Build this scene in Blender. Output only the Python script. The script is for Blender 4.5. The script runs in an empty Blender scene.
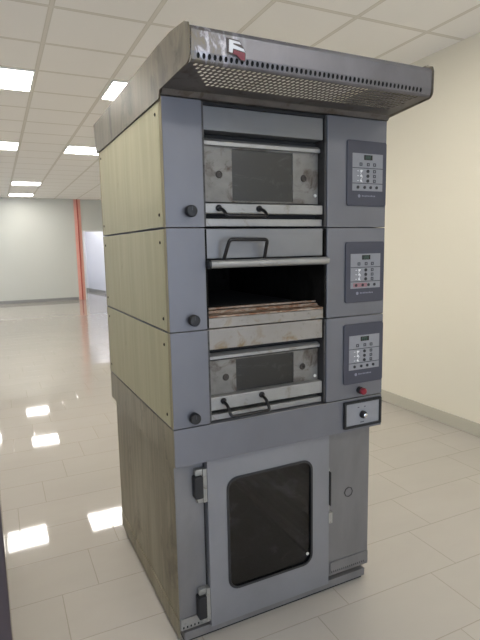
import bpy, bmesh, math, random
from mathutils import Vector, Matrix
random.seed(4)
C = bpy.context.scene.collection
PI = math.pi
CX, CY, CZ = -.508, -1.556, 1.440          # camera position
W, D = .8827, .965                          # oven width and depth
H = 2.893                                   # ceiling height
XR, YF, YB, XL = 2.685, 14.0, -5.0, -6.0    # walls
PSI = -.0125                                # the room is turned a little against the oven

# ------------------------------------------------------------------ helpers
def ap(x, z, d):
    """point seen at (x, z) on the oven's front plane, moved back to depth d"""
    k = (d - CY) / (-CY)
    return CX + (x - CX) * k, CZ + (z - CZ) * k

def B(): return bmesh.new()

def box(bm, x0, x1, y0, y1, z0, z1):
    vs = [bm.verts.new(p) for p in ((x0,y0,z0),(x1,y0,z0),(x1,y1,z0),(x0,y1,z0),(x0,y0,z1),(x1,y0,z1),(x1,y1,z1),(x0,y1,z1))]
    for f in ((0,3,2,1),(4,5,6,7),(0,1,5,4),(1,2,6,5),(2,3,7,6),(3,0,4,7)):
        bm.faces.new([vs[i] for i in f])
    return bm

def prism(bm, pts, a, b, ax=1, fa=None, fb=None):
    """polygon (two remaining axes) extruded along axis ax from a to b"""
    def P(p, t):
        q = list(p); q.insert(ax, t); return q
    A = [bm.verts.new(P(p, a)) for p in pts]; Bv = [bm.verts.new(P(p, b)) for p in pts]
    bm.faces.new(A); bm.faces.new(list(reversed(Bv)))
    n = len(pts)
    for i in range(n):
        j = (i + 1) % n
        bm.faces.new([A[j], A[i], Bv[i], Bv[j]])
    return bm

def rrect(x0, x1, z0, z1, r, n=5):
    pts = []
    for cx, cz, a0 in ((x1-r, z1-r, 0), (x0+r, z1-r, 90), (x0+r, z0+r, 180), (x1-r, z0+r, 270)):
        for i in range(n + 1):
            a = math.radians(a0 + 90 * i / n)
            pts.append((cx + r*math.cos(a), cz + r*math.sin(a)))
    return pts

def circ(cx, cz, r, n=20): return [(cx + r*math.cos(2*PI*i/n), cz + r*math.sin(2*PI*i/n)) for i in range(n)]

def ring(bm, outer, inner, a, b, ax=1):
    """frame between two polygons of the same vertex count"""
    def P(p, t):
        q = list(p); q.insert(ax, t); return bm.verts.new(q)
    n = len(outer)
    oa = [P(p, a) for p in outer]; ia = [P(p, a) for p in inner]
    ob = [P(p, b) for p in outer]; ib = [P(p, b) for p in inner]
    for i in range(n):
        j = (i+1) % n
        bm.faces.new([oa[i], oa[j], ia[j], ia[i]]); bm.faces.new([ob[j], ob[i], ib[i], ib[j]])
        bm.faces.new([oa[j], oa[i], ob[i], ob[j]]); bm.faces.new([ia[i], ia[j], ib[j], ib[i]])
    return bm

def tube(bm, pts, r, n=10):
    pts = [Vector(p) for p in pts]
    T = []
    for i in range(len(pts)):
        a = pts[max(i-1, 0)]; b = pts[min(i+1, len(pts)-1)]
        T.append((b - a).normalized())
    u = T[0].orthogonal().normalized(); rings = []
    for i, p in enumerate(pts):
        u = (u - T[i]*u.dot(T[i])).normalized(); v = T[i].cross(u)
        rings.append([bm.verts.new(p + r*(math.cos(2*PI*k/n)*u + math.sin(2*PI*k/n)*v)) for k in range(n)])
    for a, b in zip(rings, rings[1:]):
        for k in range(n):
            bm.faces.new([a[k], a[(k+1) % n], b[(k+1) % n], b[k]])
    bm.faces.new(rings[0][::-1]); bm.faces.new(rings[-1])
    return bm

def bend(pts, r, n=4):
    """round the inner corners of a path"""
    P = [Vector(p) for p in pts]; out = [P[0]]
    for i in range(1, len(P)-1):
        a = P[i] + (P[i-1]-P[i]).normalized()*r; b = P[i] + (P[i+1]-P[i]).normalized()*r
        for k in range(n+1):
            t = k/n; out.append((1-t)**2*a + 2*t*(1-t)*P[i] + t*t*b)
    out.append(P[-1]); return out

def lathe(bm, prof, c, axis='y', n=24):
    """prof: (radius, along) ; along runs in -y for axis y"""
    rings = []
    for r, t in prof:
        vs = []
        for k in range(n):
            a = 2*PI*k/n
            if axis == 'y': p = (c[0]+r*math.cos(a), c[1]-t, c[2]+r*math.sin(a))
            elif axis == 'x': p = (c[0]-t, c[1]+r*math.cos(a), c[2]+r*math.sin(a))
            else: p = (c[0]+r*math.cos(a), c[1]+r*math.sin(a), c[2]+t)
            vs.append(bm.verts.new(p))
        rings.append(vs)
    for a, b in zip(rings, rings[1:]):
        for k in range(n): bm.faces.new([a[k], a[(k+1) % n], b[(k+1) % n], b[k]])
    bm.faces.new(rings[0][::-1]); bm.faces.new(rings[-1])
    return bm

def obj(name, bm, m, parent=None, bev=0, smooth=False, seg=2):
    bmesh.ops.recalc_face_normals(bm, faces=bm.faces)
    me = bpy.data.meshes.new(name); bm.to_mesh(me); bm.free()
    if m: me.materials.append(m)
    o = bpy.data.objects.new(name, me); C.objects.link(o)
    if parent:
        o.parent = parent
        o.matrix_parent_inverse = Matrix.Identity(4)
        L = Vector((0, 0, 0)); q = parent
        while q: L += q.location; q = q.parent
        me.transform(Matrix.Translation(-L))
    if smooth:
        for f in me.polygons: f.use_smooth = True
        me.set_sharp_from_angle(angle=math.radians(40))
    if bev:
        b = o.modifiers.new('bevel', 'BEVEL'); b.width = bev; b.segments = seg; b.limit_method = 'ANGLE'; b.angle_limit = math.radians(50)
        b.harden_normals = False
    return o

def tag(o, label=None, cat=None, group=None, kind=None):
    if label: o['label'] = label
    if cat: o['category'] = cat
    if group: o['group'] = group
    if kind: o['kind'] = kind
    return o

def thing(name, loc, label, cat, group=None):
    o = bpy.data.objects.new(name, None); C.objects.link(o); o.location = loc; o.empty_display_size = .1
    return tag(o, label, cat, group)

def struct(name, bm, m, bev=0):
    o = obj(name, bm, m, bev=bev); o.rotation_euler.z = PSI; o['kind'] = 'structure'
    return o

# ------------------------------------------------------------------ materials
class N:
    def __init__(s, name):
        s.m = bpy.data.materials.new(name); s.m.use_nodes = True
        s.t = s.m.node_tree; s.b = s.t.nodes['Principled BSDF']
    def n(s, typ, **k):
        o = s.t.nodes.new(typ)
        for a, v in k.items(): setattr(o, a, v)
        return o
    def l(s, a, b): s.t.links.new(a, b)
    def coord(s, scale=(1,1,1), which='Object', rot=(0,0,0)):
        t = s.n('ShaderNodeTexCoord'); mp = s.n('ShaderNodeMapping'); mp.inputs['Scale'].default_value = scale
        mp.inputs['Rotation'].default_value = rot
        s.l(t.outputs[which], mp.inputs['Vector']); return mp.outputs['Vector']
    def noise(s, vec, scale=5, detail=4, rough=.55, dist=0):
        o = s.n('ShaderNodeTexNoise'); o.inputs['Scale'].default_value = scale; o.inputs['Detail'].default_value = detail
        o.inputs['Roughness'].default_value = rough; o.inputs['Distortion'].default_value = dist
        if vec: s.l(vec, o.inputs['Vector'])
        return o.outputs['Fac']
    def ramp(s, fac, stops):
        o = s.n('ShaderNodeValToRGB'); e = o.color_ramp.elements
        while len(e) < len(stops): e.new(.5)
        for i, (p, c) in enumerate(stops):
            e[i].position = p; e[i].color = (c[0], c[1], c[2], 1) if isinstance(c, (tuple, list)) else (c, c, c, 1)
        s.l(fac, o.inputs['Fac']); return o.outputs['Color']
    def mix(s, fac, a, b, blend='MIX'):
        o = s.n('ShaderNodeMix', data_type='RGBA', blend_type=blend)
        for sock, v in ((o.inputs[0], fac), (o.inputs[6], a), (o.inputs[7], b)):
            if hasattr(v, 'is_output'): s.l(v, sock)
            elif isinstance(v, (int, float)) and sock.type == 'VALUE': sock.default_value = v
            else: sock.default_value = (*v, 1) if len(v) == 3 else v
        return o.outputs[2]
    def math(s, op, a, b=None, c=None):
        o = s.n('ShaderNodeMath', operation=op)
        for i, v in enumerate((a, b, c)):
            if v is None: continue
            if hasattr(v, 'is_output'): s.l(v, o.inputs[i])
            else: o.inputs[i].default_value = v
        return o.outputs[0]
    def bump(s, h, strength=.2, dist=.001):
        o = s.n('ShaderNodeBump'); o.inputs['Strength'].default_value = strength; o.inputs['Distance'].default_value = dist
        s.l(h, o.inputs['Height']); s.l(o.outputs['Normal'], s.b.inputs['Normal']); return o
    def set(s, col=None, rough=None, metal=None, **k):
        for nm, v in (('Base Color', col), ('Roughness', rough), ('Metallic', metal)):
            if v is None: continue
            if hasattr(v, 'is_output'): s.l(v, s.b.inputs[nm])
            elif nm == 'Base Color': s.b.inputs[nm].default_value = (*v, 1)
            else: s.b.inputs[nm].default_value = v
        for nm, v in k.items(): s.b.inputs[nm.replace('_', ' ')].default_value = v
        return s.m

def srgb(r, g, b):
    f = lambda c: ((c/255+.055)/1.055)**2.4 if c > 10 else c/255/12.92
    return (f(r), f(g), f(b))

def steel(name, base, rough=.38, metal=.85, stain=None, amt=.0, scale=4, stretch=(1,1,1), brush=(2,2,160), bstr=.04, var=.06):
    s = N(name); v = s.coord()
    big = s.noise(s.coord(stretch), scale, 5, .6, .4)
    fine = s.noise(s.coord(brush), 6, 3, .5)
    lo = tuple(c*(1-var*2) for c in base); hi = tuple(min(1, c*(1+var)) for c in base)
    c = s.mix(s.ramp(big, [(.3, 0.), (.7, 1.)]), lo, hi)
    if stain:
        k = s.noise(s.coord(stretch), scale*2.3, 6, .65, .8)
        c = s.mix(s.ramp(k, [(.62-amt*.35, 0.), (.72-amt*.2, 1.)]), c, stain)
        k2 = s.noise(v, 60, 4, .7)
        c = s.mix(s.math('MULTIPLY', s.ramp(k2, [(.6, 0.), (.75, 1.)]), .5), c, tuple(x*.5 for x in stain))
    r = s.math('ADD', s.math('MULTIPLY', big, .16), rough-.08)
    s.bump(fine, bstr, .0006)
    return s.set(c, r, metal)

def plain(name, col, rough=.5, metal=0., **k):
    s = N(name); f = s.noise(s.coord(), 40, 3)
    return s.set(s.mix(f, tuple(c*.9 for c in col), tuple(min(1, c*1.08) for c in col)), rough, metal, **k)

M = {}
M['steel'] = steel('front_steel', (.162,.163,.178), .46, .55, scale=3, stretch=(1,1,.5))
M['steel_header'] = steel('header_steel', (.205,.205,.21), .38, .65, scale=4)
M['steel_light'] = steel('rail_steel', (.31,.305,.292), .42, .65, stain=(.22,.2,.17), amt=.1, scale=6, brush=(160,2,2))
M['steel_sill'] = steel('sill_steel', (.27,.25,.225), .45, .5, stain=(.21,.15,.085), amt=.22, scale=5)
M['steel_sooty'] = steel('sooty_door_steel', (.20,.19,.172), .5, .5, stain=(.075,.058,.042), amt=.34, scale=5, var=.2)
M['steel_dark'] = steel('jamb_steel', (.065,.062,.06), .5, .5, stain=(.03,.027,.024), amt=.25, scale=8)
M['steel_rusty'] = steel('rusty_tray_steel', (.34,.28,.22), .55, .3, stain=(.16,.07,.03), amt=.6, scale=11, stretch=(1,2,2), var=.25)
M['steel_door'] = steel('cabinet_steel', (.235,.235,.25), .45, .55, scale=3)
M['steel_cab'] = steel('cabinet_right_steel', (.20,.195,.195), .45, .55, scale=5, stretch=(1,1,.4), var=.1)
M['jam_bolt'] = plain('burnt_bolt', (.05,.042,.036), .45, .5)
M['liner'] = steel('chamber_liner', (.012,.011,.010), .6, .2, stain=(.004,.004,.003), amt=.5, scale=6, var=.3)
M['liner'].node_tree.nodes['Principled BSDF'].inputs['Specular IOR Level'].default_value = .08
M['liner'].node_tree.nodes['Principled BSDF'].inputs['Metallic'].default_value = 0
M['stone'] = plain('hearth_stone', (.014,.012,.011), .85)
M['hood_front'] = None
M['black'] = plain('black_plastic', (.007,.007,.008), .5)
M['black_metal'] = plain('black_handle', (.014,.013,.013), .32, .3)
M['gap'] = plain('dark_gap', (.01,.01,.01), .8)
M['screw'] = plain('dark_screw', (.03,.022,.018), .5, .6)
M['gasket'] = plain('rubber_gasket', (.01,.01,.011), .55)
M['slate'] = plain('slate_panel', srgb(56,57,68), .42)
M['label'] = plain('grey_label', srgb(128,128,131), .5)
M['display'] = plain('display', (.008,.012,.011), .15)
M['digit'] = plain('digit', srgb(60,85,78), .4)
M['btn_black'] = plain('black_button', (.015,.015,.017), .4)
M['btn_white'] = plain('white_mark', srgb(215,215,215), .5)
M['btn_line'] = plain('dark_line', srgb(45,45,50), .5)
M['btn_red'] = plain('reddish_mark', srgb(140,100,105), .5)
M['red'] = plain('red_cap', srgb(118,20,36), .35)
M['mark'] = plain('panel_marking', srgb(118,120,132), .5)
M['white_plastic'] = plain('white_plastic', srgb(200,198,190), .4)
M['zinc'] = steel('zinc_bracket', (.36,.355,.33), .35, .7, stain=(.2,.18,.15), amt=.1, scale=20)
M['chrome'] = plain('chrome', (.75,.75,.75), .15, 1.)

def painted_side(name, a, b, dirt, amt, vs=7):
    s = N(name)
    big = s.noise(s.coord((1,1,.25)), 5, 5, .6, .3)
    streak = s.noise(s.coord((1,26,1.1)), 1.6, 4, .6)
    c = s.mix(s.ramp(big, [(.3, 0.), (.7, 1.)]), a, b)
    c = s.mix(s.math('MULTIPLY', s.ramp(streak, [(.42, 0.), (.68, 1.)]), .5), c, tuple(x*1.15 for x in b))
    d = s.noise(s.coord((1,1,.6)), vs, 7, .7, .6)
    c = s.mix(s.ramp(d, [(.66-amt*.3, 0.), (.8-amt*.2, 1.)]), c, dirt)
    sp = s.noise(s.coord(), 90, 3, .8)
    c = s.mix(s.math('MULTIPLY', s.ramp(sp, [(.66, 0.), (.78, 1.)]), .45), c, tuple(x*.5 for x in dirt))
    return s, c
s, c = painted_side('cream_painted_panel', srgb(160,154,122), srgb(172,166,136), srgb(142,133,100), .1, 4)
M['cream'] = s.set(c, .55, .1)
s, c = painted_side('grimy_steel_side', srgb(100,91,72), srgb(146,137,115), srgb(70,60,47), .32, 4)
M['grime'] = s.set(c, .5, .3)
s, c = painted_side('worn_edge_steel', srgb(150,140,108), srgb(120,108,80), srgb(70,52,36), .25, 8)
M['edge'] = s.set(c, .5, .3)
s, c = painted_side('streaky_hood_side', srgb(76,69,58), srgb(116,108,91), srgb(46,39,32), .45, 6)
M['hood_side'] = s.set(c, .45, .35)
# hood front: steel with brown heat stains at its left end
s = N('stained_hood_steel')
big = s.noise(s.coord((1.6,1,.7)), 5, 5, .6, .9)
xyz = s.n('ShaderNodeSeparateXYZ'); s.l(s.coord(), xyz.inputs[0])
left = s.ramp(s.math('ADD', xyz.outputs[0], W/2), [(.0, 1.), (.06, .95), (.17, 0.)])
k = s.noise(s.coord((1.4,1,.6)), 16, 5, .65, 1.2)
c = s.mix(s.ramp(big, [(.3, 0.), (.7, 1.)]), (.15,.145,.155), (.19,.185,.20))
c = s.mix(s.math('MULTIPLY', left, s.ramp(k, [(.46, 0.), (.60, .8)])), c, (.17,.145,.10))
c = s.mix(s.math('MULTIPLY', left, s.ramp(k, [(.36, .9), (.50, 0.)])), c, (.55,.54,.58))
k2 = s.noise(s.coord(), 48, 4, .7)
c = s.mix(s.math('MULTIPLY', s.ramp(k2, [(.66, 0.), (.78, 1.)]), .35), c, (.10,.08,.07))
s.bump(s.noise(s.coord((2,2,160)), 6, 3), .03, .0006)
M['hood_front'] = s.set(c, s.math('ADD', s.math('MULTIPLY', big, .2), .28), .7)
M['hood_under'] = steel('hood_underside', (.14,.128,.12), .5, .5, stain=(.08,.062,.048), amt=.25, scale=7, var=.15)

def glass(name, tint, rough=.04, refl=.12):
    s = N(name); t = s.t
    tr = s.n('ShaderNodeBsdfTransparent'); tr.inputs[0].default_value = (*tint, 1)
    gl = s.n('ShaderNodeBsdfGlossy'); gl.inputs['Roughness'].default_value = rough
    lw = s.n('ShaderNodeLayerWeight'); lw.inputs[0].default_value = .5
    f = s.math('ADD', s.math('MULTIPLY', s.math('POWER', lw.outputs['Facing'], 5.), 1.-refl), refl)
    sc = s.noise(s.coord((1,1,1.8)), 9, 6, .75, 1.5)
    df = s.n('ShaderNodeBsdfDiffuse'); df.inputs[0].default_value = (.5,.5,.52,1)
    m1 = s.n('ShaderNodeMixShader'); s.l(f, m1.inputs[0]); s.l(tr.outputs[0], m1.inputs[1]); s.l(gl.outputs[0], m1.inputs[2])
    m2 = s.n('ShaderNodeMixShader'); s.l(s.math('MULTIPLY', s.ramp(sc, [(.55, 0.), (.8, 1.)]), .12), m2.inputs[0]); s.l(m1.outputs[0], m2.inputs[1]); s.l(df.outputs[0], m2.inputs[2])
    s.l(m2.outputs[0], t.nodes['Material Output'].inputs[0])
    return s.m
M['glass'] = glass('smoked_glass', (.36,.36,.38), .04, .05)
M['oven_glass'] = glass('sooty_oven_glass', (.16,.16,.17), .3, .08)
M['window_glass'] = glass('clear_window_glass', (.95,.97,1.), 0, .04)

# ------------------------------------------------------------------ room materials
def wall_mat(name, a, b, rough=.7):
    s = N(name); n1 = s.noise(s.coord(), .6, 3); n2 = s.noise(s.coord(), 180, 3)
    s.bump(n2, .08, .001)
    return s.set(s.mix(n1, a, b), rough)
M['wall_far'] = wall_mat('far_wall_paint', srgb(196,197,190), srgb(203,204,198), .4)
M['wall_side'] = wall_mat('cream_wall_paint', srgb(222,214,192), srgb(226,218,198), .6)
M['wall_back'] = wall_mat('back_wall_paint', srgb(205,203,196), srgb(210,208,200))
M['wall_hall'] = wall_mat('hall_wall_paint', srgb(214,214,222), srgb(222,222,230))
M['skirting'] = wall_mat('skirting_tile', srgb(176,170,152), srgb(186,180,162), .35)
M['skirting_far'] = wall_mat('far_skirting', srgb(140,140,138), srgb(150,150,148), .35)
M['pink'] = plain('pale_red_tape', srgb(232,172,158), .5)
M['redline'] = plain('red_conduit', srgb(186,84,70), .45)
M['frame_white'] = plain('white_frame', srgb(225,225,222), .45)

# floor: polished porcelain planks, quarter bond
s = N('polished_floor_tiles')
tc = s.n('ShaderNodeTexCoord'); sp = s.n('ShaderNodeSeparateXYZ'); s.l(tc.outputs['Object'], sp.inputs[0])
TY, TX, Y0, X0 = .2962, .596, -.036, .100
rowf = s.math('DIVIDE', s.math('SUBTRACT', sp.outputs[1], Y0), TY)
row = s.math('FLOOR', rowf); ry = s.math('FRACT', rowf)
colf = s.math('DIVIDE', s.math('SUBTRACT', s.math('SUBTRACT', sp.outputs[0], X0), s.math('MULTIPLY', row, .152)), TX)
col = s.math('FLOOR', colf); rx = s.math('FRACT', colf)
ey = s.math('MULTIPLY', s.math('MINIMUM', ry, s.math('SUBTRACT', 1., ry)), TY)
ex = s.math('MULTIPLY', s.math('MINIMUM', rx, s.math('SUBTRACT', 1., rx)), TX)
ed = s.math('MINIMUM', ex, ey)
grout = s.math('LESS_THAN', ed, .0016)
soft = s.ramp(s.math('MULTIPLY', ed, 100.), [(.1, 0.), (.35, 1.)])
cmb = s.n('ShaderNodeCombineXYZ'); s.l(row, cmb.inputs[0]); s.l(col, cmb.inputs[1])
wn = s.n('ShaderNodeTexWhiteNoise', noise_dimensions='3D'); s.l(cmb.outputs[0], wn.inputs['Vector'])
cl = s.noise(s.coord((1,2.5,1)), 2.2, 5, .6, .5)
base = s.mix(cl, srgb(167,160,151), srgb(177,170,161))
base = s.mix(s.math('MULTIPLY', wn.outputs['Value'], .35), base, srgb(166,160,151))
base = s.mix(grout, base, srgb(150,142,130))
hgt = s.math('ADD', s.math('MULTIPLY', soft, 1.), s.math('MULTIPLY', s.noise(s.coord(), 3.2, 2), .25))
# each tile lies at a very slightly different tilt
tilt = s.math('ADD', s.math('MULTIPLY', s.math('SUBTRACT', wn.outputs['Value'], .5), s.math('MULTIPLY', s.math('SUBTRACT', rx, .5), .9)),
              s.math('MULTIPLY', s.math('SUBTRACT', s.math('FRACT', s.math('MULTIPLY', wn.outputs['Value'], 17.)), .5), s.math('MULTIPLY', s.math('SUBTRACT', ry, .5), .5)))
bp = s.bump(s.math('ADD', hgt, tilt), .35, .0016)
M['floor'] = s.set(base, s.math('ADD', s.math('MULTIPLY', cl, .03), .03), 0., IOR=1.55)

# ceiling: mineral tiles on a T-bar grid
s = N('ceiling_tiles')
tc = s.n('ShaderNodeTexCoord'); sp = s.n('ShaderNodeSeparateXYZ'); s.l(tc.outputs['Object'], sp.inputs[0])
GX, GY, G = -.07, 1.893, .6015
fx = s.math('FRACT', s.math('ADD', s.math('DIVIDE', s.math('SUBTRACT', sp.outputs[0], GX), G), 40.))
fy = s.math('FRACT', s.math('ADD', s.math('DIVIDE', s.math('SUBTRACT', sp.outputs[1], GY), G), 40.))
ex = s.math('MULTIPLY', s.math('MINIMUM', fx, s.math('SUBTRACT', 1., fx)), G)
ey = s.math('MULTIPLY', s.math('MINIMUM', fy, s.math('SUBTRACT', 1., fy)), G)
ed = s.math('MINIMUM', ex, ey)
bar = s.math('LESS_THAN', ed, .012)
edge = s.math('LESS_THAN', s.math('ABSOLUTE', s.math('SUBTRACT', ed, .013)), .0035)
sn = s.noise(s.coord(), 120, 3, .7)
base = s.mix(s.math('MULTIPLY', sn, .3), srgb(240,238,234), srgb(230,227,220))
base = s.mix(bar, base, srgb(220,216,207))
base = s.mix(edge, base, srgb(210,206,196))
s.bump(s.math('ADD', s.math('MULTIPLY', bar, 1.), s.math('MULTIPLY', sn, .12)), .5, .004)
M['ceiling'] = s.set(base, .85)
s = N('lamp_diffuser')
s.set((.9,.9,.88), .5); s.b.inputs['Emission Color'].default_value = (1., .975, .92, 1); s.b.inputs['Emission Strength'].default_value = 22.
M['lamp'] = s.m

# ------------------------------------------------------------------ the setting
struct('floor', box(B(), XL-.3, XR+.9, YB-.2, YF+3.7, -.1, 0), M['floor'])
struct('ceiling', box(B(), XL-.3, XR+.9, YB-.2, YF+3.7, H, H+.1), M['ceiling'])
struct('wall_right', box(B(), XR, XR+.12, YB-.2, YF, 0, H), M['wall_side'])
struct('baseboard_right', box(B(), XR-.012, XR-.0005, YB, YF-.013, .0005, .10), M['skirting'], .002)
# far wall with the doorway at its right
DX0, DX1, DH = 1.835, 2.66, 2.012
bm = B(); box(bm, XL, DX0, YF, YF+.14, 0, H); box(bm, DX0, XR+.12, YF, YF+.14, DH, H); box(bm, DX1, XR+.12, YF, YF+.14, 0, DH)
struct('wall_far', bm, M['wall_far'])
struct('baseboard_far', box(B(), XL, 1.63, YF-.013, YF-.0005, .0005, .09), M['skirting_far'], .002)
bm = B(); box(bm, DX0-.012, DX0+.03, YF-.012, YF+.15, .0005, DH+.012); box(bm, DX1-.03, DX1+.012, YF-.012, YF+.15, .0005, DH+.012); box(bm, DX0-.012, DX1+.012, YF-.012, YF+.15, DH-.03, DH+.012)
struct('door_1', bm, M['frame_white'], .002)
# hall behind the doorway
HY = YF + 3.35
bm = B(); box(bm, -1.2, 2.5, HY, HY+.1, 0, H); struct('wall_hall_back', bm, M['wall_hall'])
bm = B(); box(bm, 2.72, 2.82, YF+.14, YF+2.2, 0, H)
struct('wall_hall_right', bm, M['wall_hall'])
bm = B(); prism(bm, [(2.72, YF+1.6), (2.45, HY), (2.55, HY+.1), (2.82, YF+1.7)], 0, H, 2); struct('wall_hall_corner', bm, M['wall_hall'])
bm = B(); prism(bm, [(2.708, YF+1.6), (2.438, HY-.012), (2.45, HY-.001), (2.719, YF+1.6)], .0005, .1, 2); box(bm, -1.2, 2.44, HY-.012, HY-.001, .0005, .1)
struct('baseboard_hall', bm, M['skirting_far'])
# left wall with windows, back wall with windows (daylight)
def wall_with_openings(name, along, a0, a1, fixed0, fixed1, ops, mat):
    bm = B(); cur = a0
    def bx(u0, u1, z0, z1):
        if along == 'x': box(bm, u0, u1, fixed0, fixed1, z0, z1)
        else: box(bm, fixed0, fixed1, u0, u1, z0, z1)
    for (u0, u1, z0, z1) in ops:
        bx(cur, u0, 0, H); bx(u0, u1, 0, z0); bx(u0, u1, z1, H); cur = u1
    bx(cur, a1, 0, H)
    return struct(name, bm, mat)
back_ops = [(-4.8,-2.2,.3,2.5), (-1.5,1.9,.3,2.5)]
left_ops = [(-3.,-.8,.9,2.4), (8.2,12.6,.5,2.5)]
wall_with_openings('wall_back', 'x', XL, XR, YB-.15, YB, back_ops, M['wall_back'])
wall_with_openings('wall_left', 'y', YB-.15, YF+.14, XL-.15, XL, left_ops, M['wall_back'])
wall_with_openings('wall_hall_left', 'y', YF+.14, HY, -1.3, -1.2, [(YF+.5, HY-.4, .3, 2.5)], M['wall_hall'])
k = 1
for (u0, u1, z0, z1) in back_ops:
    w = struct('window_%d' % k, B(), M['frame_white']); k += 1
    bm = B(); ring(bm, [(u0,z0),(u1,z0),(u1,z1),(u0,z1)], [(u0+.05,z0+.05),(u1-.05,z0+.05),(u1-.05,z1-.05),(u0+.05,z1-.05)], YB-.1, YB-.04)
    m = (u0+u1)/2; box(bm, m-.025, m+.025, YB-.095, YB-.045, z0+.05, z1-.05)
    obj('window_frame', bm, M['frame_white'], w)
    obj('pane', box(B(), u0+.05, u1-.05, YB-.073, YB-.069, z0+.05, z1-.05), M['window_glass'], w)
for (u0, u1, z0, z1), X in [(left_ops[0], XL), (left_ops[1], XL), ((YF+.5, HY-.4, .3, 2.5), -1.2)]:
    w = struct('window_%d' % k, B(), M['frame_white']); k += 1
    bm = B(); ring(bm, [(u0,z0),(u1,z0),(u1,z1),(u0,z1)], [(u0+.05,z0+.05),(u1-.05,z0+.05),(u1-.05,z1-.05),(u0+.05,z1-.05)], X-.08, X-.02, 0)
    m = (u0+u1)/2; box(bm, X-.075, X-.025, m-.025, m+.025, z0+.05, z1-.05)
    obj('window_frame', bm, M['frame_white'], w)
    obj('pane', box(B(), X-.053, X-.049, u0+.05, u1-.05, z0+.05, z1-.05), M['window_glass'], w)

def rot2(x, y):
    c_, s_ = math.cos(PSI), math.sin(PSI); return (c_*x - s_*y, s_*x + c_*y)

# red taped conduit beside the doorway
x0 = 1.645
rt = thing('wall_conduit', (*rot2(x0+.09, YF-.03), 0), 'red conduit on a pale red strip, full wall height, left of the far doorway', 'conduit')
def wld(bm):
    bmesh.ops.rotate(bm, verts=bm.verts, cent=(0,0,0), matrix=Matrix.Rotation(PSI, 3, 'Z')); return bm
obj('backing_strip', wld(box(B(), x0, x0+.185, YF-.022, YF-.002, .001, H-.001)), M['pink'], rt, .002)
obj('conduit_pipe', wld(lathe(B(), [(.016, .001), (.016, H-.002)], (x0+.095, YF-.04, 0), 'z', 14)), M['redline'], rt, smooth=True)

# ceiling lamps: recessed square panels in the grid
def cell(i, j): return GX + G*i, GY + G*j
lamps = [(-1, 2, 'square ceiling lamp, lit, largest in view, at the upper left picture edge'),
         (1, 2, 'square ceiling lamp, lit, partly hidden by the top back corner of the oven hood'),
         (-1, 7, 'lit ceiling lamp second from the front in the left row, cut by the picture edge'),
         (1, 7, 'lit ceiling lamp just left of the oven top, in the second row from the front'),
         (0, 14, 'small looking lit ceiling lamp, nearer one of the far pair'),
         (0, 18, 'smallest lit ceiling lamp, the farthest, close to the far wall')]
extra = [(-1, -3, ''), (2, -3, ''), (-5, -3, ''), (-5, 2, ''), (-5, 7, ''), (-5, 14, ''), (-1, -8, ''), (2, -8, ''), (-5, 18, ''), (-2, 15, '')]  # unseen lamps added to lift the room light; last one known by its reflection
extra += [(1, 22, 'hall'), (3, 23, 'hall')]  # unseen lamps added to brighten the hall
lamp0 = None
for i, j, lab in lamps + extra:
    cx, cy = cell(i, j); cx += G/2; cy += G/2
    if lamp0 is None:
        t = thing('ceiling_lamp', (0, 0, 0), lab, 'ceiling lamp', 'square panel lamps in the ceiling grid')
        bm = B(); h = G/2 - .006
        ring(bm, [(-h,-h),(h,-h),(h,h),(-h,h)], [(-h+.018,-h+.018),(h-.018,-h+.018),(h-.018,h-.018),(-h+.018,h-.018)], -.012, -.001, 2)
        obj('frame', bm, M['frame_white'], t)
        obj('diffuser', box(B(), -h+.018, h-.018, -h+.018, h-.018, -.008, -.002), M['lamp'], t)
        lamp0 = t
    else:
        t = lamp0.copy(); C.objects.link(t)
        for ch in list(lamp0.children):
            q = ch.copy(); C.objects.link(q); q.parent = t
        t['label'] = lab if lab and lab != 'hall' else 'unseen square ceiling lamp added to brighten the hall behind the far doorway' if lab else 'added square ceiling lamp outside the picture, behind or left of the camera'
    t.location = (*rot2(cx, cy), H); t.rotation_euler.z = PSI

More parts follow.
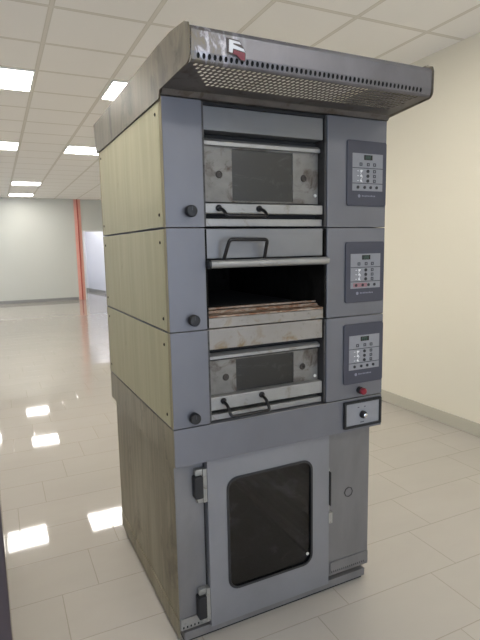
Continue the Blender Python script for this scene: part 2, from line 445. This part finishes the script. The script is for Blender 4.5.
# ------------------------------------------------------------------ deck ovens
def panel_buttons(p, x0, x1, z0, z1, y, tint):
    """label sheet with display, buttons and lines; coordinates normalised to the sheet"""
    X = lambda u: x0 + (x1-x0)*u
    Z = lambda v: z1 - (z1-z0)*v
    bm = B(); w = .0012
    for v in (.39, .80):
        box(bm, X(.0), X(1.), y-.0008, y, Z(v)-w, Z(v)+w)
    obj('divider_line', bm, M['btn_line'], p)
    d = obj('display', box(B(), X(.37), X(.64), y-.002, y, Z(.17), Z(.04)), M['display'], p, .0006)
    bm = B()
    for q in range(3):                       # seven segment figures
        u = .415 + q*.062
        for a, b, c_, e in ((0,1,0,0), (0,1,.5,.5), (0,1,1,1), (0,0,0,1), (1,1,0,1)):
            xa, xb = X(u + a*.036), X(u + b*.036); za, zb = Z(.065+c_*.08), Z(.065+e*.08)
            box(bm, xa-.0006, xb+.0006, y-.0024, y-.002, min(za,zb)-.0006, max(za,zb)+.0006)
    obj('display_digit', bm, M['digit'], d)
    def sq(u, v, r, m, hollow=True):
        bm = B(); a = [(X(u)-r, Z(v)-r), (X(u)+r, Z(v)-r), (X(u)+r, Z(v)+r), (X(u)-r, Z(v)+r)]
        if hollow:
            k_ = .55; b_ = [(X(u)+(px-X(u))*k_, Z(v)+(pz-Z(v))*k_) for px, pz in a]
            ring(bm, a, b_, y-.0014, y)
        else: prism(bm, a, y-.0014, y)
        obj('button', bm, m, p)
    for u in (.27, .51, .72): sq(u, .29, .0058, M['btn_line'])
    for v in (.47, .60, .73):
        obj('button', prism(B(), circ(X(.5), Z(v), .0062, 14), y-.0022, y), M['btn_black'], p)
        sq(.72, v, .0056, M['btn_line'])
    bm = B()                                 # white symbol column
    for v in (.47, .60, .73):
        prism(bm, circ(X(.28), Z(v), .0042, 10), y-.001, y)
        box(bm, X(.16), X(.2), y-.001, y, Z(v)-.001, Z(v)+.001)
    tube(bm, [(X(.33), y-.0005, Z(.45)), (X(.26), y-.0005, Z(.53)), (X(.33), y-.0005, Z(.62)), (X(.27), y-.0005, Z(.7)), (X(.32), y-.0005, Z(.77))], .0012, 6)
    obj('white_symbols', bm, M['btn_white'], p)
    if tint: obj('coloured_strip', box(B(), X(.09), X(.55), y-.0006, y, Z(.96), Z(.845)), M['btn_red'], p)
    for u in (.18, .40, .60, .80):
        obj('button', prism(B(), circ(X(u), Z(.905), .0058, 12), y-.002, y), M['btn_black'], p)

def control_panel(root, x0, x1, z0, z1, tint=False):
    p = obj('control_panel', prism(B(), rrect(x0, x1, z0, z1, .009), -.006, -.0003), M['slate'], root, .0015)
    lx0 = x0 + (x1-x0)*.12; lx1 = x0 + (x1-x0)*.895; lz1 = z1 - (z1-z0)*.195; lz0 = z0 + (z1-z0)*.235
    lab = obj('label_sheet', box(B(), lx0, lx1, -.0072, -.0062, lz0, lz1), M['label'], p)
    panel_buttons(p, lx0, lx1, lz0, lz1, -.0074, tint)
    bm = B(); zz = z0 + (z1-z0)*.155; xx = x0 + (x1-x0)*.30
    prism(bm, circ(xx, zz, .006, 14), -.0068, -.0062)
    for q in range(9):                       # maker's line, too small to read
        a = xx + .013 + q*.0072; box(bm, a, a+.0045, -.0068, -.0062, zz-.002, zz+(.0025 if q % 3 else .0035))
    obj('maker_mark', bm, M['mark'], p)
    return p

def knob(root, x, z, r=.0185):
    k = obj('knob', lathe(B(), [(r*.75,.0003),(r*.75,.008),(r*.95,.009),(r,.013),(r,.027),(r*.85,.031),(r*.3,.032)], (x, 0, z)), M['black'], root, smooth=True)
    obj('pointer', box(B(), x-.0012, x+.0012, -.0335, -.032, z+.002, z+r*.8), M['btn_line'], k)

def handle(parent, xa, xb, y0, z, out, up, spread=0.):
    pts = bend([(xa, y0+.002, z), (xa+.004, y0-out*.55, z+up*.25), (xa+.006+spread, y0-out, z+up), (xb+.006-spread, y0-out, z+up), (xb+.004, y0-out*.55, z+up*.25), (xb, y0+.002, z)], .013, 5)
    h = obj('handle', tube(B(), pts, .0058, 10), M['black_metal'], parent, smooth=True)
    for x in (xa, xb):
        obj('handle_boss', lathe(B(), [(.011,.0),(.011,.004),(.008,.007)], (x, y0-.0005, z), n=16), M['black_metal'], h, smooth=True)
    return h

OX0, OX1 = .130, .611       # opening between stiles
def deck(z0, z1, label, sill_h):
    t = thing('deck_oven', (W/2, D/2, z0), label, 'oven', 'stacked deck ovens')
    g = .0012
    bm = B()                 # steel case: stiles, back, floor and roof around the chamber
    box(bm, .0, OX0, 0, D, z0+g, z1-g); box(bm, OX1, W, 0, D, z0+g, z1-g)
    obj('case', bm, M['steel'], t, .0018)
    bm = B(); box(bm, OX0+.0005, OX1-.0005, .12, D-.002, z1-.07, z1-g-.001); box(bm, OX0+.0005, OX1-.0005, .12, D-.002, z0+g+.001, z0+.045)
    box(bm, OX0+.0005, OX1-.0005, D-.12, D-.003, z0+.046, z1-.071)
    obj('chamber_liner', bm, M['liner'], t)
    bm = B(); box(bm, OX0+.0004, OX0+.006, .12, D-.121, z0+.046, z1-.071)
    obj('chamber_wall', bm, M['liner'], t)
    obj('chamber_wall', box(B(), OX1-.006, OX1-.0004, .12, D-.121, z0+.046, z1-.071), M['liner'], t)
    obj('jamb', box(B(), OX1-.008, OX1-.0003, .006, .119, z0+.003, z1-.004), M['steel_dark'], t)
    obj('jamb', box(B(), OX0+.0003, OX0+.008, .006, .119, z0+.003, z1-.004), M['steel_dark'], t)
    sp = obj('side_panel', box(B(), -.0035, -.0003, .022, D-.028, z0+.004, z1-(.004 if z1 < 1.8 else .014)), M['cream'], t, .0008)
    ed = obj('edge_trim', box(B(), -.0022, -.0003, .0015, .0205, z0+.002, z1-.002), M['edge'], t)
    obj('edge_trim', box(B(), -.0022, -.0003, D-.0265, D-.001, z0+.002, z1-.002), M['edge'], t)
    for (y, z) in ((.052, z0+.042), (.056, z1-.045), (D-.05, z0+.045), (D-.06, z1-.045)):
        obj('screw', lathe(B(), [(.0055,.0002),(.0055,.0015),(.003,.003)], (-.0036, y, z), 'x', 12), M['screw'], sp)
    obj('top_gap_shade', box(B(), OX0+.0005, OX1-.0005, .012, .1195, z1-.0115, z1-.0015), M['gap'], t)  # dark strip added as the black shaded gap above the header
    return t

def header(t, za, zb, m, d=.008):
    return obj('header_plate', box(B(), OX0+.0015, OX1-.014, d, d+.1, za, zb), m, t, .002)

def closed_door(t, z0, slot, lip, pane, rail, strip, hx, drop=-.027):
    """all z values as seen on the front plane (top, bottom)"""
    x0, x1 = OX0+.0090, OX1-.0095
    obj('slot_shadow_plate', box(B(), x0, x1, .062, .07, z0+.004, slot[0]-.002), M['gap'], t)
    za, zb = ap(0, lip[1], .03)[1], ap(0, lip[0], .03)[1]
    obj('lip_strip', prism(B(), [(.030, za), (.030, za+(zb-za)*.55), (.045, zb), (.055, zb), (.055, za)], x0, x1, 0), M['steel_light'], t, .001)
    d = .045
    a, b = ap(0, pane[1], d)[1], ap(0, pane[0], d)[1]
    wx0 = ap(.232, 0, d)[0]; wx1 = ap(.465, 0, d)[0]; e = (b-a)*.03
    dr = obj('door', ring(B(), [(x0,a),(x1,a),(x1,b),(x0,b)], [(wx0,a+e),(wx1,a+e),(wx1,b-e),(wx0,b-e)], d, d+.012), M['steel_sooty'], t, .0006)
    obj('door_window', box(B(), wx0+.0005, wx1-.0005, d+.003, d+.008, a+e+.0005, b-e-.0005), M['oven_glass'], dr)
    obj('window_backing', box(B(), wx0+.0005, wx1-.0005, d+.0125, d+.0165, a+e, b-e), M['steel_dark'], dr)
    bm = B()
    for hxx in hx:
        X, Z = ap(hxx, (pane[0]+pane[1])/2, d)
        r = obj('bolt', lathe(B(), [(.0125,.0003),(.0125,.002),(.0105,.004),(.0062,.004),(.006,.0015),(.002,.001)], (X, d, Z), n=18), M['jam_bolt'], dr, smooth=True)
    X, Z = ap(.557, pane[1]+(pane[0]-pane[1])*.17, d)
    obj('white_rivet', lathe(B(), [(.006,.0003),(.006,.003),(.003,.005)], (X, d, Z), n=12), M['white_plastic'], dr, smooth=True)
    d2 = .014
    za, zb = ap(0, rail[1], d2)[1], ap(0, rail[0], d2)[1]
    rl = obj('door_rail', box(B(), x0, x1, d2, .056, za, zb), M['steel_light'], dr, .003)
    za2, zb2 = max(z0+.0025, ap(0, strip[1], .02)[1]), ap(0, strip[0], .02)[1]
    obj('lower_strip', box(B(), OX0+.0085, OX1-.009, .02, .058, za2, zb2), M['steel_light'], t, .0015)
    handle(rl, .187, .338, d2, rail[0]-(rail[0]-rail[1])*.45, .05, drop)
    return dr

# ---- top oven
T3 = deck(1.505, 1.900, 'topmost of the three steel deck ovens, door shut, right under the hood', 0)
header(T3, 1.812, 1.886, M['steel_header'])
closed_door(T3, 1.505, (1.812,1.789), (1.788,1.765), (1.762,1.587), (1.584,1.551), (1.534,1.509), (.185,.509))
control_panel(T3, .695, .879, 1.584, 1.820)
knob(T3, .078, 1.556)
# ---- middle oven, door swung up into the chamber
T2 = deck(1.170, 1.505, 'middle deck oven of the stack, door swung open on a dark baking chamber', 0)
header(T2, 1.404, 1.502, M['steel_header'])
dr = obj('door', box(B(), OX0+.0095, OX1-.010, .02, .30, 1.384, 1.396), M['steel_sooty'], T2, .002)
bar = obj('door_rail', prism(B(), rrect(-.030, .0, 1.3735, 1.4005, .012, 5), OX0+.009, OX1-.010, 0), M['steel_light'], dr, smooth=True)
obj('rail_end_cap', prism(B(), rrect(-.0315, -.0006, 1.372, 1.402, .012, 5), OX0+.0015, OX0+.0085, 0), M['black'], bar)
obj('arm', box(B(), OX0+.02, OX0+.04, .001, .02, 1.385, 1.394), M['steel_dark'], dr)
obj('arm', box(B(), OX1-.04, OX1-.02, .001, .02, 1.385, 1.394), M['steel_dark'], dr)
pts = bend([(.188, -.012, 1.397), (.199, -.042, 1.4665), (.339, -.042, 1.4645), (.341, -.012, 1.397)], .012, 5)
h = obj('handle', tube(B(), pts, .0062, 10), M['black_metal'], bar, smooth=True)
control_panel(T2, .692, .876, 1.222, 1.452, True)
knob(T2, .076, 1.208)
for ch in T2.children:
    if ch.name.startswith('jamb'): ch.data.materials[0] = M['liner']
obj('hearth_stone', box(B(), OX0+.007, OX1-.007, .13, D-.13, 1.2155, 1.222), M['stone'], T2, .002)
obj('hearth_sill', prism(B(), [(.010, 1.172), (.010, 1.205), (.03, 1.212), (.129, 1.218), (.129, 1.172)], OX0+.009, OX1-.009, 0), M['steel_sill'], T2, .001)
obj('front_tray', prism(B(), [(.010, 1.2068), (.010, 1.213), (.045, 1.2175), (.050, 1.226), (.128, 1.229), (.128, 1.2195), (.04, 1.2140)], OX0+.0095, OX1-.0095, 0), M['steel_rusty'], T2, .0008)
obj('tray_lip', box(B(), OX0+.012, OX1-.012, .055, .062, 1.2295, 1.2355), M['steel_rusty'], T2, .001)
# ---- bottom oven
T1 = deck(.844, 1.170, 'lowest of the three deck ovens, door shut, above the steel band and switch box', 0)
header(T1, 1.0985, 1.1685, M['steel_sill'])
closed_door(T1, .844, (1.0985,1.086), (1.0855,1.066), (1.063,.938), (.935,.888), (.874,.848), (.192,.503), -.044)
control_panel(T1, .688, .879, .903, 1.140)
knob(T1, .069, .879)
b = obj('switch', lathe(B(), [(.014,.0003),(.014,.016),(.012,.018)], (.768, 0, .874), n=20), M['black'], T1, smooth=True)
cp = obj('switch_cap', lathe(B(), [(.0128,.0182),(.0138,.022),(.0138,.030),(.010,.034)], (.768, 0, .874), n=20), M['red'], b, smooth=True)
cp['label'] = 'red round cap'

# ------------------------------------------------------------------ proving cabinet
PX0, PX1, PY, PD = .018, .8820, .07, .955
PR = thing('proving_cabinet', (W/2, D/2, 0), 'steel proving cabinet with dark glass door, standing on the floor under the ovens', 'cabinet')
bm = B(); box(bm, 0, W, 0, D, .711, .8425)
band = obj('top_band', bm, M['steel'], PR, .0018)
obj('band_side', box(B(), -.0025, -.0003, .001, D-.001, .712, .841), M['grime'], band)
obj('band_lip', box(B(), .128, W-.001, -.0012, -.0002, .8405, .8422), M['steel_light'], band)
# switch box on the band
sb = obj('switch_box', ring(B(), rrect(.690,.874,.7245,.8335,.004,2), rrect(.699,.865,.7335,.8245,.003,2), -.012, -.0005), M['black'], PR, .001)
obj('face_plate', box(B(), .6995, .8645, -.006, -.0006, .734, .824), M['label'], sb)
kb = obj('knob', lathe(B(), [(.015,.0062),(.015,.018),(.012,.022)], (.781, 0, .774), n=20), M['black'], sb, smooth=True)
kc = obj('knob_cap', lathe(B(), [(.0085,.0222),(.0085,.027),(.005,.029)], (.781, 0, .774), n=16), M['chrome'], kb, smooth=True); kc['label'] = 'chrome knob cap'
bm = B(); box(bm, .757,.765,-.0066,-.006,.803,.806); box(bm,.789,.797,-.0066,-.006,.803,.806); box(bm,.771,.789,-.0066,-.006,.741,.744)
obj('marking', bm, M['btn_line'], sb)
# body shell
ZB, ZT = .058, .7095
IX0, IX1 = .145, .668                      # cabinet mouth
bm = B()
box(bm, PX0, PX0+.012, PY, PD, ZB, ZT)                        # left side
box(bm, PX0+.012, IX0, PY, PY+.02, ZB, ZT)                    # left front stile
box(bm, IX1, PX1, PY, PD, ZB, ZT)                             # right compartment
box(bm, PX0+.012, IX1, PD-.012, PD, ZB, ZT)
box(bm, PX0+.012, IX1, PY, PD-.012, ZT-.02, ZT); box(bm, PX0+.012, IX1, PY, PD-.012, ZB, ZB+.02)
bmesh.ops.remove_doubles(bm, verts=bm.verts, dist=1e-6)
body = obj('body', bm, M['steel_cab'], PR)
sd = obj('side_panel', box(B(), PX0-.0032, PX0-.0004, PY+.002, PD-.001, .098, .702), M['grime'], PR, .0006)
obj('seam_strip', box(B(), PX0-.0028, PX0-.0003, PY+.002, PD-.001, .7022, .7090), M['gap'], PR)
obj('side_rail', box(B(), PX0-.006, PX0-.0004, PY+.001, PD, .022, .096), M['grime'], PR, .0006)
# slotted kick plates left and right
def kick(x0, x1, z0, z1, y, pitch):
    bm = B(); n = max(1, int((x1-x0-.012)/pitch)); m0 = x0+.006; sw = pitch*.45
    zs0, zs1 = z0+.004, z0+.014
    box(bm, x0, x1, y-.002, y, zs1, z1); box(bm, x0, x1, y-.002, y, z0, zs0)
    cur = x0
    for i in range(n):
        a = m0 + i*pitch
        box(bm, cur, a, y-.002, y, zs0, zs1); cur = a+sw
    box(bm, cur, x1, y-.002, y, zs0, zs1)
    kp = obj('kick_plate', bm, M['steel_light' if x0 < .1 else 'steel_cab'], PR)
    obj('slot_backing', box(B(), x0+.002, x1-.002, y+.0003, y+.001, zs0, zs1), M['gap'], kp)
kick(PX0+.003, .131, .053, .098, PY-.0016, .0145)
kick(.683, PX1-.0005, .066, .120, PY-.0016, .0105)
# plinth rail and feet
obj('plinth_rail', box(B(), PX0+.012, .858, PY-.012, PD-.02, .016, .0480), M['steel_cab'], PR, .001)
for fx_, fy_ in ((.06,.13),(.80,.13),(.06,.88),(.80,.88)):
    obj('foot', lathe(B(), [(.02,.0),(.02,.006),(.011,.008),(.011,.0155)], (fx_, fy_, 0), 'z', 16), M['black'], PR, smooth=True)
obj('plinth_shade', box(B(), PX0+.016, .850, PY+.0, PD-.03, .0005, .0155), M['gap'], PR)  # dark block added as the shade under the plinth
# door
DY0, DY1 = PY-.030, PY-.003
kx = lambda x, d=DY0: CX + (x-CX)*((d-CY)/(.07-CY))
kz = lambda z, d=DY0: CZ + (z-CZ)*((d-CY)/(.07-CY))
dx0, dx1, dz0, dz1 = kx(.141), kx(.677), .050, .704
gx0, gx1, gz0, gz1 = kx(.2185), kx(.5925), kz(.149), kz(.596)
def full(n=6):
    out = rrect(dx0, dx1, dz0, dz1, .003, n)
    return out
door = obj('door', ring(B(), full(), rrect(gx0, gx1, gz0, gz1, .042, 6), DY0, DY1), M['steel_door'], PR, .0012)
obj('gasket', ring(B(), rrect(gx0-.003, gx1+.003, gz0-.003, gz1+.003, .045, 6), rrect(gx0+.0065, gx1-.0065, gz0+.0065, gz1-.0065, .036, 6), DY0-.003, DY0-.0002), M['gasket'], door, .0008)
obj('door_glass', prism(B(), rrect(gx0+.0005, gx1-.0005, gz0+.0005, gz1-.0005, .0415, 6), DY0+.004, DY0+.009), M['glass'], door)
obj('glass_clip', lathe(B(), [(.006,.0),(.006,.003),(.003,.005)], (gx1-.022, DY0-.0003, gz0+.045), n=12), M['white_plastic'], door, smooth=True)
# latch handle
lx = kx(.6845)
lt = obj('latch', box(B(), lx-.006, lx+.007, PY-.014, PY-.0005, .322, .545), M['zinc'], PR, .002)
obj('latch_lever', prism(B(), rrect(lx-.004, lx+.001, .395, .538, .002, 3), PY-.034, PY-.0145), M['gap'], lt, .001)
obj('latch_catch', box(B(), lx-.007, lx+.011, PY-.030, PY-.0145, .316, .362), M['zinc'], lt, .0015)
# round knock-out cover
rc = obj('round_cover', ring(B(), circ(.7755, .414, .0225, 8), circ(.7755, .414, .0185, 8), PY-.003, PY-.0004), M['steel_dark'], PR, .0005)
obj('cover_disc', prism(B(), circ(.7755, .414, .0182, 8), PY-.0018, PY-.0004), M['steel_cab'], rc)
# dark hinge channel and two hinges
obj('hinge_channel', box(B(), .1235, dx0-.0012, PY-.003, PY-.0004, .10, .700), M['gap'], PR)
for za, zb in ((.541, .666), (.074, .206)):
    hb = obj('hinge', box(B(), .114, .131, PY-.026, PY-.0035, za, zb), M['zinc'], PR, .001)
    obj('hinge_arm', box(B(), .088, .1135, PY-.022, PY-.0035, zb-.022, zb), M['zinc'], hb, .001)
    obj('hinge_arm', box(B(), .094, .1135, PY-.022, PY-.0035, za, za+.02), M['zinc'], hb, .001)
    obj('hinge_block', prism(B(), rrect(.081, .1128, za+.021, zb-.023, .005, 3), PY-.034, PY-.0036), M['black'], hb, .0015)
# inside: liner and tray runners
bm = B(); box(bm, IX1-.003, IX1-.0005, PY+.021, PD-.013, ZB+.021, ZT-.021); box(bm, IX0-.02, IX0-.0175, PY+.0215, PD-.0135, ZB+.021, ZT-.021)
lin = obj('inner_liner', bm, M['steel_cab'], PR)
for s_, xs in ((-1, IX1-.0035), (1, IX0-.017)):
    for q in range(6):
        z = .13 + q*.088
        bm = B(); box(bm, *sorted((xs, xs+s_*.032)), PY+.05, PD-.04, z, z+.0025); box(bm, *sorted((xs, xs+s_*.002)), PY+.05, PD-.04, z+.003, z+.03)
        obj('tray_runner', bm, M['steel_light'], lin)

# ------------------------------------------------------------------ extraction hood
HZ0, HZ1 = 1.9006, 2.024
HD = thing('extraction_hood', (W/2, .4, HZ0), 'stained steel extraction hood with slotted underside, crowning the oven stack', 'hood')
def xr(y): return W if y >= 0 else W + (.834-W)*(-y/.26)
def profile(off=0., zc=None):
    zc = zc or HZ0
    f = -.260 - off; zb = 1.916 - off; r = .022
    pts = [(D+.03, zc), (.004, zc), (-.006, zb-.002)]
    for i in range(6):
        a = math.radians(270 - 90*i/5); pts.append((f + r + r*math.cos(a), zb + r + r*math.sin(a)))
    pts += [(f, 1.994), (f+.006, 2.006+off), (f+.03, 2.017+off), (-.12, 2.031+off), (.0, 2.034+off), (D+.05, 2.024+off)]
    return pts
# left and right end caps
cap = obj('end_cap', prism(B(), profile(.003, 1.8885), -.0075, -.0026, 0), M['hood_side'], HD, .0012)
bm = B(); P = profile(.004)
A = [bm.verts.new((xr(y)+.0002, y, z)) for y, z in P]; Bv = [bm.verts.new((xr(y)+.007, y, z)) for y, z in P]
bm.faces.new(A); bm.faces.new(Bv[::-1])
for i in range(len(P)):
    j = (i+1) % len(P); bm.faces.new([A[j], A[i], Bv[i], Bv[j]])
obj('end_cap', bm, M['hood_side'], HD, .0012)
# front sheet: top return, face, dotted row and bend
def sheet(bm, prof, x0=0.0):
    rows = [[bm.verts.new((x0, y, z)) for y, z in prof], [bm.verts.new((xr(y), y, z)) for y, z in prof]]
    for i in range(len(prof)-1): bm.faces.new([rows[0][i], rows[1][i], rows[1][i+1], rows[0][i+1]])
PITCH = .0157
def perforated(bm, P0, P1, x_at, n, hw, hh, keep=lambda i: True, rnd=1.):
    """strip between line P0 (y,z) and P1 (y,z) with n holes at x_at(i)"""
    def pt(x, v): return (x, P0[0]+(P1[0]-P0[0])*v, P0[1]+(P1[1]-P0[1])*v)
    L = math.hypot(P1[0]-P0[0], P1[1]-P0[1])
    xs = [x_at(i) for i in range(n)]
    bounds = [0.0] + [(xs[i]+xs[i+1])/2 for i in range(n-1)]
    bounds.append(xs[-1]+PITCH/2)
    for i in range(n):
        a, b, xc = bounds[i], bounds[i+1], xs[i]
        if i == 0 and xc - a > PITCH:
            q = xc-PITCH/2; bm.faces.new([bm.verts.new(pt(a,0)), bm.verts.new(pt(q,0)), bm.verts.new(pt(q,1)), bm.verts.new(pt(a,1))]); a = q
        if not keep(i):
            bm.faces.new([bm.verts.new(pt(a,0)), bm.verts.new(pt(b,0)), bm.verts.new(pt(b,1)), bm.verts.new(pt(a,1))]); continue
        m = (a+b)/2
        outer = [(b,.5),(b,1),(m,1),(a,1),(a,.5),(a,0),(m,0),(b,0)]
        hv = hh/L; c_ = .72
        inner = [(xc+hw,.5),(xc+hw*c_,.5+hv*c_*rnd),(xc,.5+hv),(xc-hw*c_,.5+hv*c_*rnd),(xc-hw,.5),(xc-hw*c_,.5-hv*c_*rnd),(xc,.5-hv),(xc+hw*c_,.5-hv*c_*rnd)]
        o_ = [bm.verts.new(pt(*q)) for q in outer]; i_ = [bm.verts.new(pt(*q)) for q in inner]
        for k_ in range(8):
            k2 = (k_+1) % 8; bm.faces.new([o_[k_], o_[k2], i_[k2], i_[k_]])
    e0, e1 = bounds[-1], None
    v = [bm.verts.new(pt(e0,0)), bm.verts.new((xr(P0[0]), *pt(0,0)[1:])), bm.verts.new((xr(P1[0]), *pt(0,1)[1:])), bm.verts.new(pt(e0,1))]
    bm.faces.new(v)
bm = B()
sheet(bm, [(.0, 2.028), (-.12, 2.026), (-.230, 2.013), (-.254, 2.003), (-.260, 1.992), (-.260, 1.941)])
perforated(bm, (-.260, 1.941), (-.2555, 1.9225), lambda i: .020 + i*PITCH, 50, .0050, .0074)
arc = [(-.2555, 1.9225), (-.253, 1.919), (-.248, 1.916)]
sheet(bm, arc)
fr = obj('front_sheet', bm, M['hood_front'], HD)
md = fr.modifiers.new('thick', 'SOLIDIFY'); md.thickness = .0014; md.offset = 0
bm = B(); ys = -.248; zz = 1.916; rows = 7; rp = .0240
for r_ in range(rows):
    y0_, y1_ = ys + r_*rp, ys + (r_+1)*rp
    perforated(bm, (y0_, zz), (y1_, zz), lambda i: .020 + i*PITCH, 51, .0053, .0097, keep=lambda i, r_=r_: i >= r_ and i*PITCH+.02 < .792+.005*r_, rnd=1.25)
sheet(bm, [(ys+rows*rp, zz), (-.020, zz), (-.0035, HZ0+.0012), (.045, HZ0+.0012)])
prism(bm, [(.0, 1.9025), (.04, 1.9025), (.04, 1.935), (.036, 1.935), (.036, 1.906), (.0, 1.906)], .001, W-.001, 0)
un = obj('slotted_underside', bm, M['hood_under'], HD)
md = un.modifiers.new('thick', 'SOLIDIFY'); md.thickness = .0014; md.offset = 0
obj('dot_row_blocker', box(B(), .004, .828, -.2505, -.2485, 1.9185, 1.962), M['gap'], HD)  # unseen dark strip added to block ceiling light behind the dotted row
obj('back_sheet', box(B(), .001, W-.001, D+.028, D+.03, HZ0+.001, 2.020), M['hood_side'], HD)
# emblem: white F over a maroon flag on a dark plate, front left
X = lambda u: .103 + (u-125)*(.047/175.)
ZZ = lambda v: 1.981 - (v-125)*(.049/225.)
ypl = -.2617
em = obj('emblem', prism(B(), [(X(a), ZZ(b_)) for a, b_ in ((108,108),(250,118),(262,150),(300,200),(318,262),(312,352),(262,350),(212,305),(165,298),(118,282))], ypl-.002, ypl), plain('emblem_plate', srgb(72,62,58), .4), HD, .0005)
obj('white_letter', prism(B(), [(X(a), ZZ(b_)) for a, b_ in ((135,128),(245,140),(262,165),(178,160),(178,178),(290,212),(306,245),(176,222),(168,275),(130,268))][::-1], ypl-.0038, ypl-.0022), M['btn_white'], em)['label'] = 'white letter F'
obj('maroon_flag', prism(B(), [(X(a), ZZ(b_)) for a, b_ in ((182,236),(305,256),(304,340),(262,340),(212,292),(176,282))][::-1], ypl-.0036, ypl-.0022), plain('maroon_enamel', srgb(112,34,48), .4), em)['label'] = 'maroon flag shape'

# ------------------------------------------------------------------ steel cupboard at the left picture edge
cb = thing('upright_cupboard', (-.88, .3, 0), 'upright dark fronted cupboard with steel side, cut by the lower left picture edge', 'cupboard')
FX = -.5285
obj('body', prism(B(), [(-1.2, -.16), (FX, -.16), (FX-.0105, .9), (-1.2, .9)], .05, 1.85, 2), steel('cupboard_steel', (.55,.52,.47), .2, .9, scale=3), cb, .002)
obj('door', box(B(), -1.195, FX-.0006, -.2, -.1605, .06, 1.84), plain('cupboard_door', srgb(60,51,55), .55), cb, .003)
obj('door_seal', box(B(), -1.19, FX-.003, -.1604, -.1601, .062, 1.838), M['gasket'], cb)
for q in ((-1.15,-.1),(-.6,-.1),(-1.15,.84),(-.6,.84)):
    obj('foot', lathe(B(), [(.02,0),(.02,.049)], (*q, 0), 'z', 12), M['black'], cb)

# ------------------------------------------------------------------ daylight and camera
w = bpy.data.worlds.new('daylight'); bpy.context.scene.world = w; w.use_nodes = True
bg = w.node_tree.nodes['Background']; bg.inputs[0].default_value = (.76, .85, 1.0, 1); bg.inputs[1].default_value = 4.3
def portal(x, y, z, sx, sy, rot):
    L = bpy.data.lights.new('window_portal', 'AREA'); L.shape = 'RECTANGLE'; L.size = sx; L.size_y = sy; L.cycles.is_portal = True
    o = bpy.data.objects.new('window_portal', L); C.objects.link(o); o.location = (*rot2(x, y), z); o.rotation_euler = (rot[0], rot[1], rot[2]+PSI)
for (u0, u1, z0, z1) in back_ops: portal((u0+u1)/2, YB-.16, (z0+z1)/2, u1-u0, z1-z0, (PI/2, 0, 0))
for (u0, u1, z0, z1) in left_ops: portal(XL-.16, (u0+u1)/2, (z0+z1)/2, u1-u0, z1-z0, (PI/2, 0, -PI/2))
portal(-1.31, YF+1.7, 1.4, 2.4, 2.2, (PI/2, 0, -PI/2))

cam = bpy.data.cameras.new('camera'); co = bpy.data.objects.new('camera', cam); C.objects.link(co)
bpy.context.scene.camera = co
cam.sensor_fit = 'AUTO'; cam.sensor_width = 36; cam.lens = 510.81/640*36; cam.clip_start = .02
pi_, ya, ro = -.1413, .4536, -.0194
F = Vector((math.sin(ya)*math.cos(pi_), math.cos(ya)*math.cos(pi_), math.sin(pi_)))
Rt = Vector((math.cos(ya), -math.sin(ya), 0)); U = Rt.cross(F)
R2 = math.cos(ro)*Rt + math.sin(ro)*U; U2 = -math.sin(ro)*Rt + math.cos(ro)*U
m = Matrix.Identity(4)
for i in range(3): m[i][0], m[i][1], m[i][2], m[i][3] = R2[i], U2[i], -F[i], (CX, CY, CZ)[i]
co.matrix_world = m
vs = bpy.context.scene.view_settings
vs.view_transform = 'Standard'; vs.look = 'None'; vs.gamma = 1; vs.exposure = .15; vs.use_curve_mapping = False
